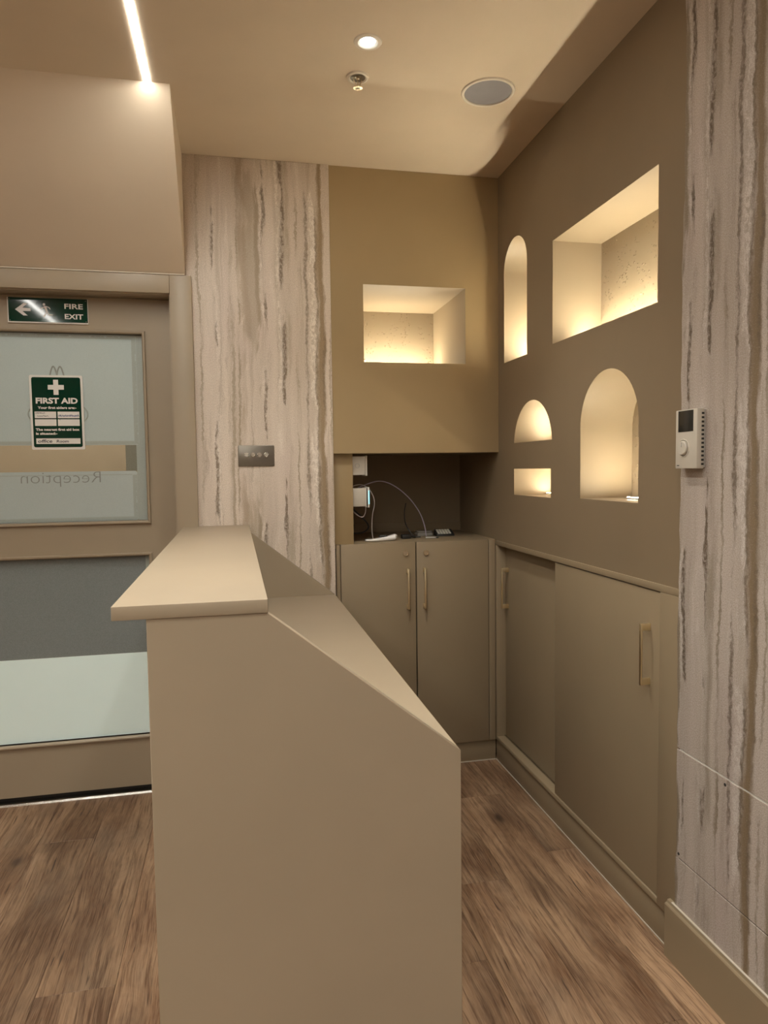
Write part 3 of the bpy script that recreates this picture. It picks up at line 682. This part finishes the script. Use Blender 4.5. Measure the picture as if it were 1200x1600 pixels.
obj('maker_mark', bx(bmesh.new(), TX - .0003, TX + .0005, 1.600, 1.6095, Z(-.0035), Z(-.0015)), 'black', th)

# ================================================================== things in the alcove
def surface_socket(z0, z1, label, lit):
    t = thing('wall_socket', label, 'socket', 'sockets on the alcove side')
    yn = 3.013; zc = (z0 + z1) / 2
    box('back_box', 'white' if not lit else 'ivory', t, .4975, .556, yn + .003, yn + .083, z0 + .004, z1 - .003, .0015)
    if not lit:
        box('faceplate', 'white', t, .5562, .5655, yn, yn + .086, z0, z1, .0015)
        obj('knockout_ring', lathe(bmesh.new(), [(.0105, 0), (.0100, .0006), (.0086, .0006), (.0081, 0)], 28, Matrix.Translation((.522, yn + .003, zc)) @ FACE_CAM), 'ivory_d', t, True)
    else:
        box('faceplate', 'white', t, .5562, .5605, yn, yn + .086, z0, z1 - .001, .0012)
        box('gap', 'black', t, .5607, .5650, yn + .001, yn + .085, z0 + .002, z1 - .002, .0005)
        box('front_unit', 'white', t, .5652, .5735, yn, yn + .086, z0 - .001, z1 + .001, .0015)
        lab(box('reflection_strip', 'cyan', t, .5685, .5730, yn - .0006, yn + .002, z0 + .014, z1 - .014, .0003), 'cyan reflection painted as a glowing edge')  # light-blue reflection on the edge of the unit, painted as a weak glow
surface_socket(Z(-.031), Z(.0575), 'white surface-mounted socket at the top left of the alcove', False)
surface_socket(Z(-.169), Z(-.082), 'white surface-mounted unit with a painted cyan reflection on its edge in the alcove', True)
SZ = TOPZ
def cable(name, label, pts, r, mat):
    o = obj(name, tube(bmesh.new(), pts, r, 8, True, 7), mat, None, True); tag(o, label, 'cable', 'loose cables in the alcove'); return o
cable('cable', 'violet-grey cable arching from the alcove side down to the shelf', [(.499, 3.20, 1.235), (.545, 3.2, 1.262), (.594, 3.2, 1.282), (.648, 3.2, 1.296), (.694, 3.2, 1.289), (.746, 3.2, 1.261), (.801, 3.2, 1.212), (.848, 3.2, 1.147), (.872, 3.2, 1.085), (.881, 3.2, SZ + .004)], .0024, 'cable_v')
cable('cable', 'short black cable standing up in a curve behind the adapter', [(.795, 3.25, 1.188), (.788, 3.25, 1.146), (.788, 3.24, 1.1), (.796, 3.21, 1.066), (.818, 3.19, SZ + .006), (.848, 3.18, SZ + .0035)], .0026, 'black')
cable('cable', 'pale cable looping over the cyan-edged unit down to the shelf', [(.499, 3.112, 1.262), (.521, 3.108, 1.279), (.554, 3.106, 1.283), (.583, 3.105, 1.268), (.607, 3.105, 1.233), (.614, 3.108, 1.195), (.605, 3.11, 1.15), (.603, 3.12, 1.099), (.606, 3.13, 1.057), (.612, 3.135, SZ + .003)], .0020, 'cable')
cable('cable', 'pale cable hanging in a small loop below the cyan-edged unit', [(.4985, 3.05, 1.175), (.506, 3.05, 1.167), (.529, 3.05, 1.147), (.549, 3.05, 1.141), (.561, 3.05, 1.160), (.5625, 3.05, 1.183)], .0020, 'cable')
cable('cable', 'thick black cable curling below the cyan-edged unit', [(.4985, 3.12, 1.190), (.521, 3.12, 1.169), (.556, 3.12, 1.136), (.586, 3.14, 1.104), (.59, 3.15, 1.08), (.565, 3.16, 1.062), (.523, 3.16, 1.060), (.4995, 3.16, 1.068)], .0034, 'black')
# handset
hs = thing('handset', 'white curved handset lying on its back on the alcove shelf', 'handset')
bm = bmesh.new(); N = 16; rings = []
for i in range(N + 1):
    t = i / N; x = .563 + .150 * t; wdt = .012 + .011 * math.sin(min(1, t * 1.15) * math.pi * .5); th_ = .0045 + .0105 * t ** 1.6
    if t < .06: wdt *= .75
    if t > .93: k = math.sqrt(max(0, 1 - ((t - .93) / .072) ** 2)); wdt *= .35 + .65 * k; th_ *= .4 + .6 * k
    zc = SZ + .0065 + .011 * t ** 1.6 - .003 * math.sin(t * math.pi)
    zc = max(zc, SZ + th_ + .0004)
    rings.append([bm.verts.new((x, 3.075 + .022 * t + wdt * math.copysign(abs(math.cos(a)) ** .7, math.cos(a)), zc + th_ * math.copysign(abs(math.sin(a)) ** .8, math.sin(a)))) for a in [2 * math.pi * k / 16 for k in range(16)]])
for a, b in zip(rings, rings[1:]):
    for k in range(16): bm.faces.new((a[k], a[(k + 1) % 16], b[(k + 1) % 16], b[k]))
bm.faces.new(rings[0][::-1]); bm.faces.new(rings[-1])
obj('shell', bm, 'pearl', hs, True)
kp = bmesh.new(); bx(kp, .630, .668, 3.083, 3.104, SZ + .016, SZ + .0235, .0015); lab(obj('keypad', kp, 'black', hs, True), 'black keypad')
for i in range(3):
    b2 = bmesh.new(); bx(b2, .636 + i * .010, .642 + i * .010, 3.088, 3.099, SZ + .0236, SZ + .0250, .0005); obj('button', b2, 'ivory_d', hs)
# small plug adapter
ad = thing('plug_adapter', 'small black plug adapter beside the white handset', 'adapter')
bm = bmesh.new(); bx(bm, .748, .790, 3.13, 3.17, SZ + .0004, SZ + .020, .004); obj('body', bm, 'black', ad, True)
bm = bmesh.new(); tube(bm, [(.790, 3.15, SZ + .010), (.803, 3.150, SZ + .0085), (.816, 3.152, SZ + .006)], .0048); obj('strain_relief', bm, 'black', ad, True)
# clear box
cb = thing('clear_case', 'small clear plastic case under the violet cable on the shelf', 'case')
bm = bmesh.new(); bx(bm, .850, .925, 3.24, 3.31, SZ + .0004, SZ + .016, .003); obj('base', bm, 'clear', cb, True)
bm = bmesh.new(); bx(bm, .853, .922, 3.243, 3.307, SZ + .0165, SZ + .024, .003); obj('lid', bm, 'clear', cb, True)
# keypad
rk = thing('keypad', 'small black keypad with pale keys at the right of the shelf', 'keypad')
bm = bmesh.new(); prism(bm, [(3.200, SZ + .0004), (3.255, SZ + .0004), (3.255, SZ + .030), (3.200, SZ + .008)], .935, 1.022, 'x'); obj('body', bevel(bm, .0012, 1), 'black', rk, True)
for i in range(5):
    for j in range(3):
        b2 = bmesh.new(); bx(b2, .941 + i * .0138, .952 + i * .0138, -.0055, .0055, 0, .003, .0006); bmesh.ops.transform(b2, matrix=Matrix.Translation((0, 3.211 + j * .0155, SZ + .0128 + j * .0062)) @ Matrix.Rotation(.38, 4, 'X'), verts=b2.verts[:]); obj('key', b2, 'white', rk)
# flat pen
pn = thing('pen', 'thin pale pen with dark tip near the shelf edge', 'pen')
bm = bmesh.new(); tube(bm, [(.858, 3.125, SZ + .0042), (.885, 3.121, SZ + .0042), (.905, 3.118, SZ + .0042)], .0036); obj('barrel', bm, 'ivory_d', pn, True)
bm = bmesh.new(); tube(bm, [(.9052, 3.118, SZ + .0042), (.917, 3.1165, SZ + .0042)], .0030); obj('tip', bm, 'black', pn, True)
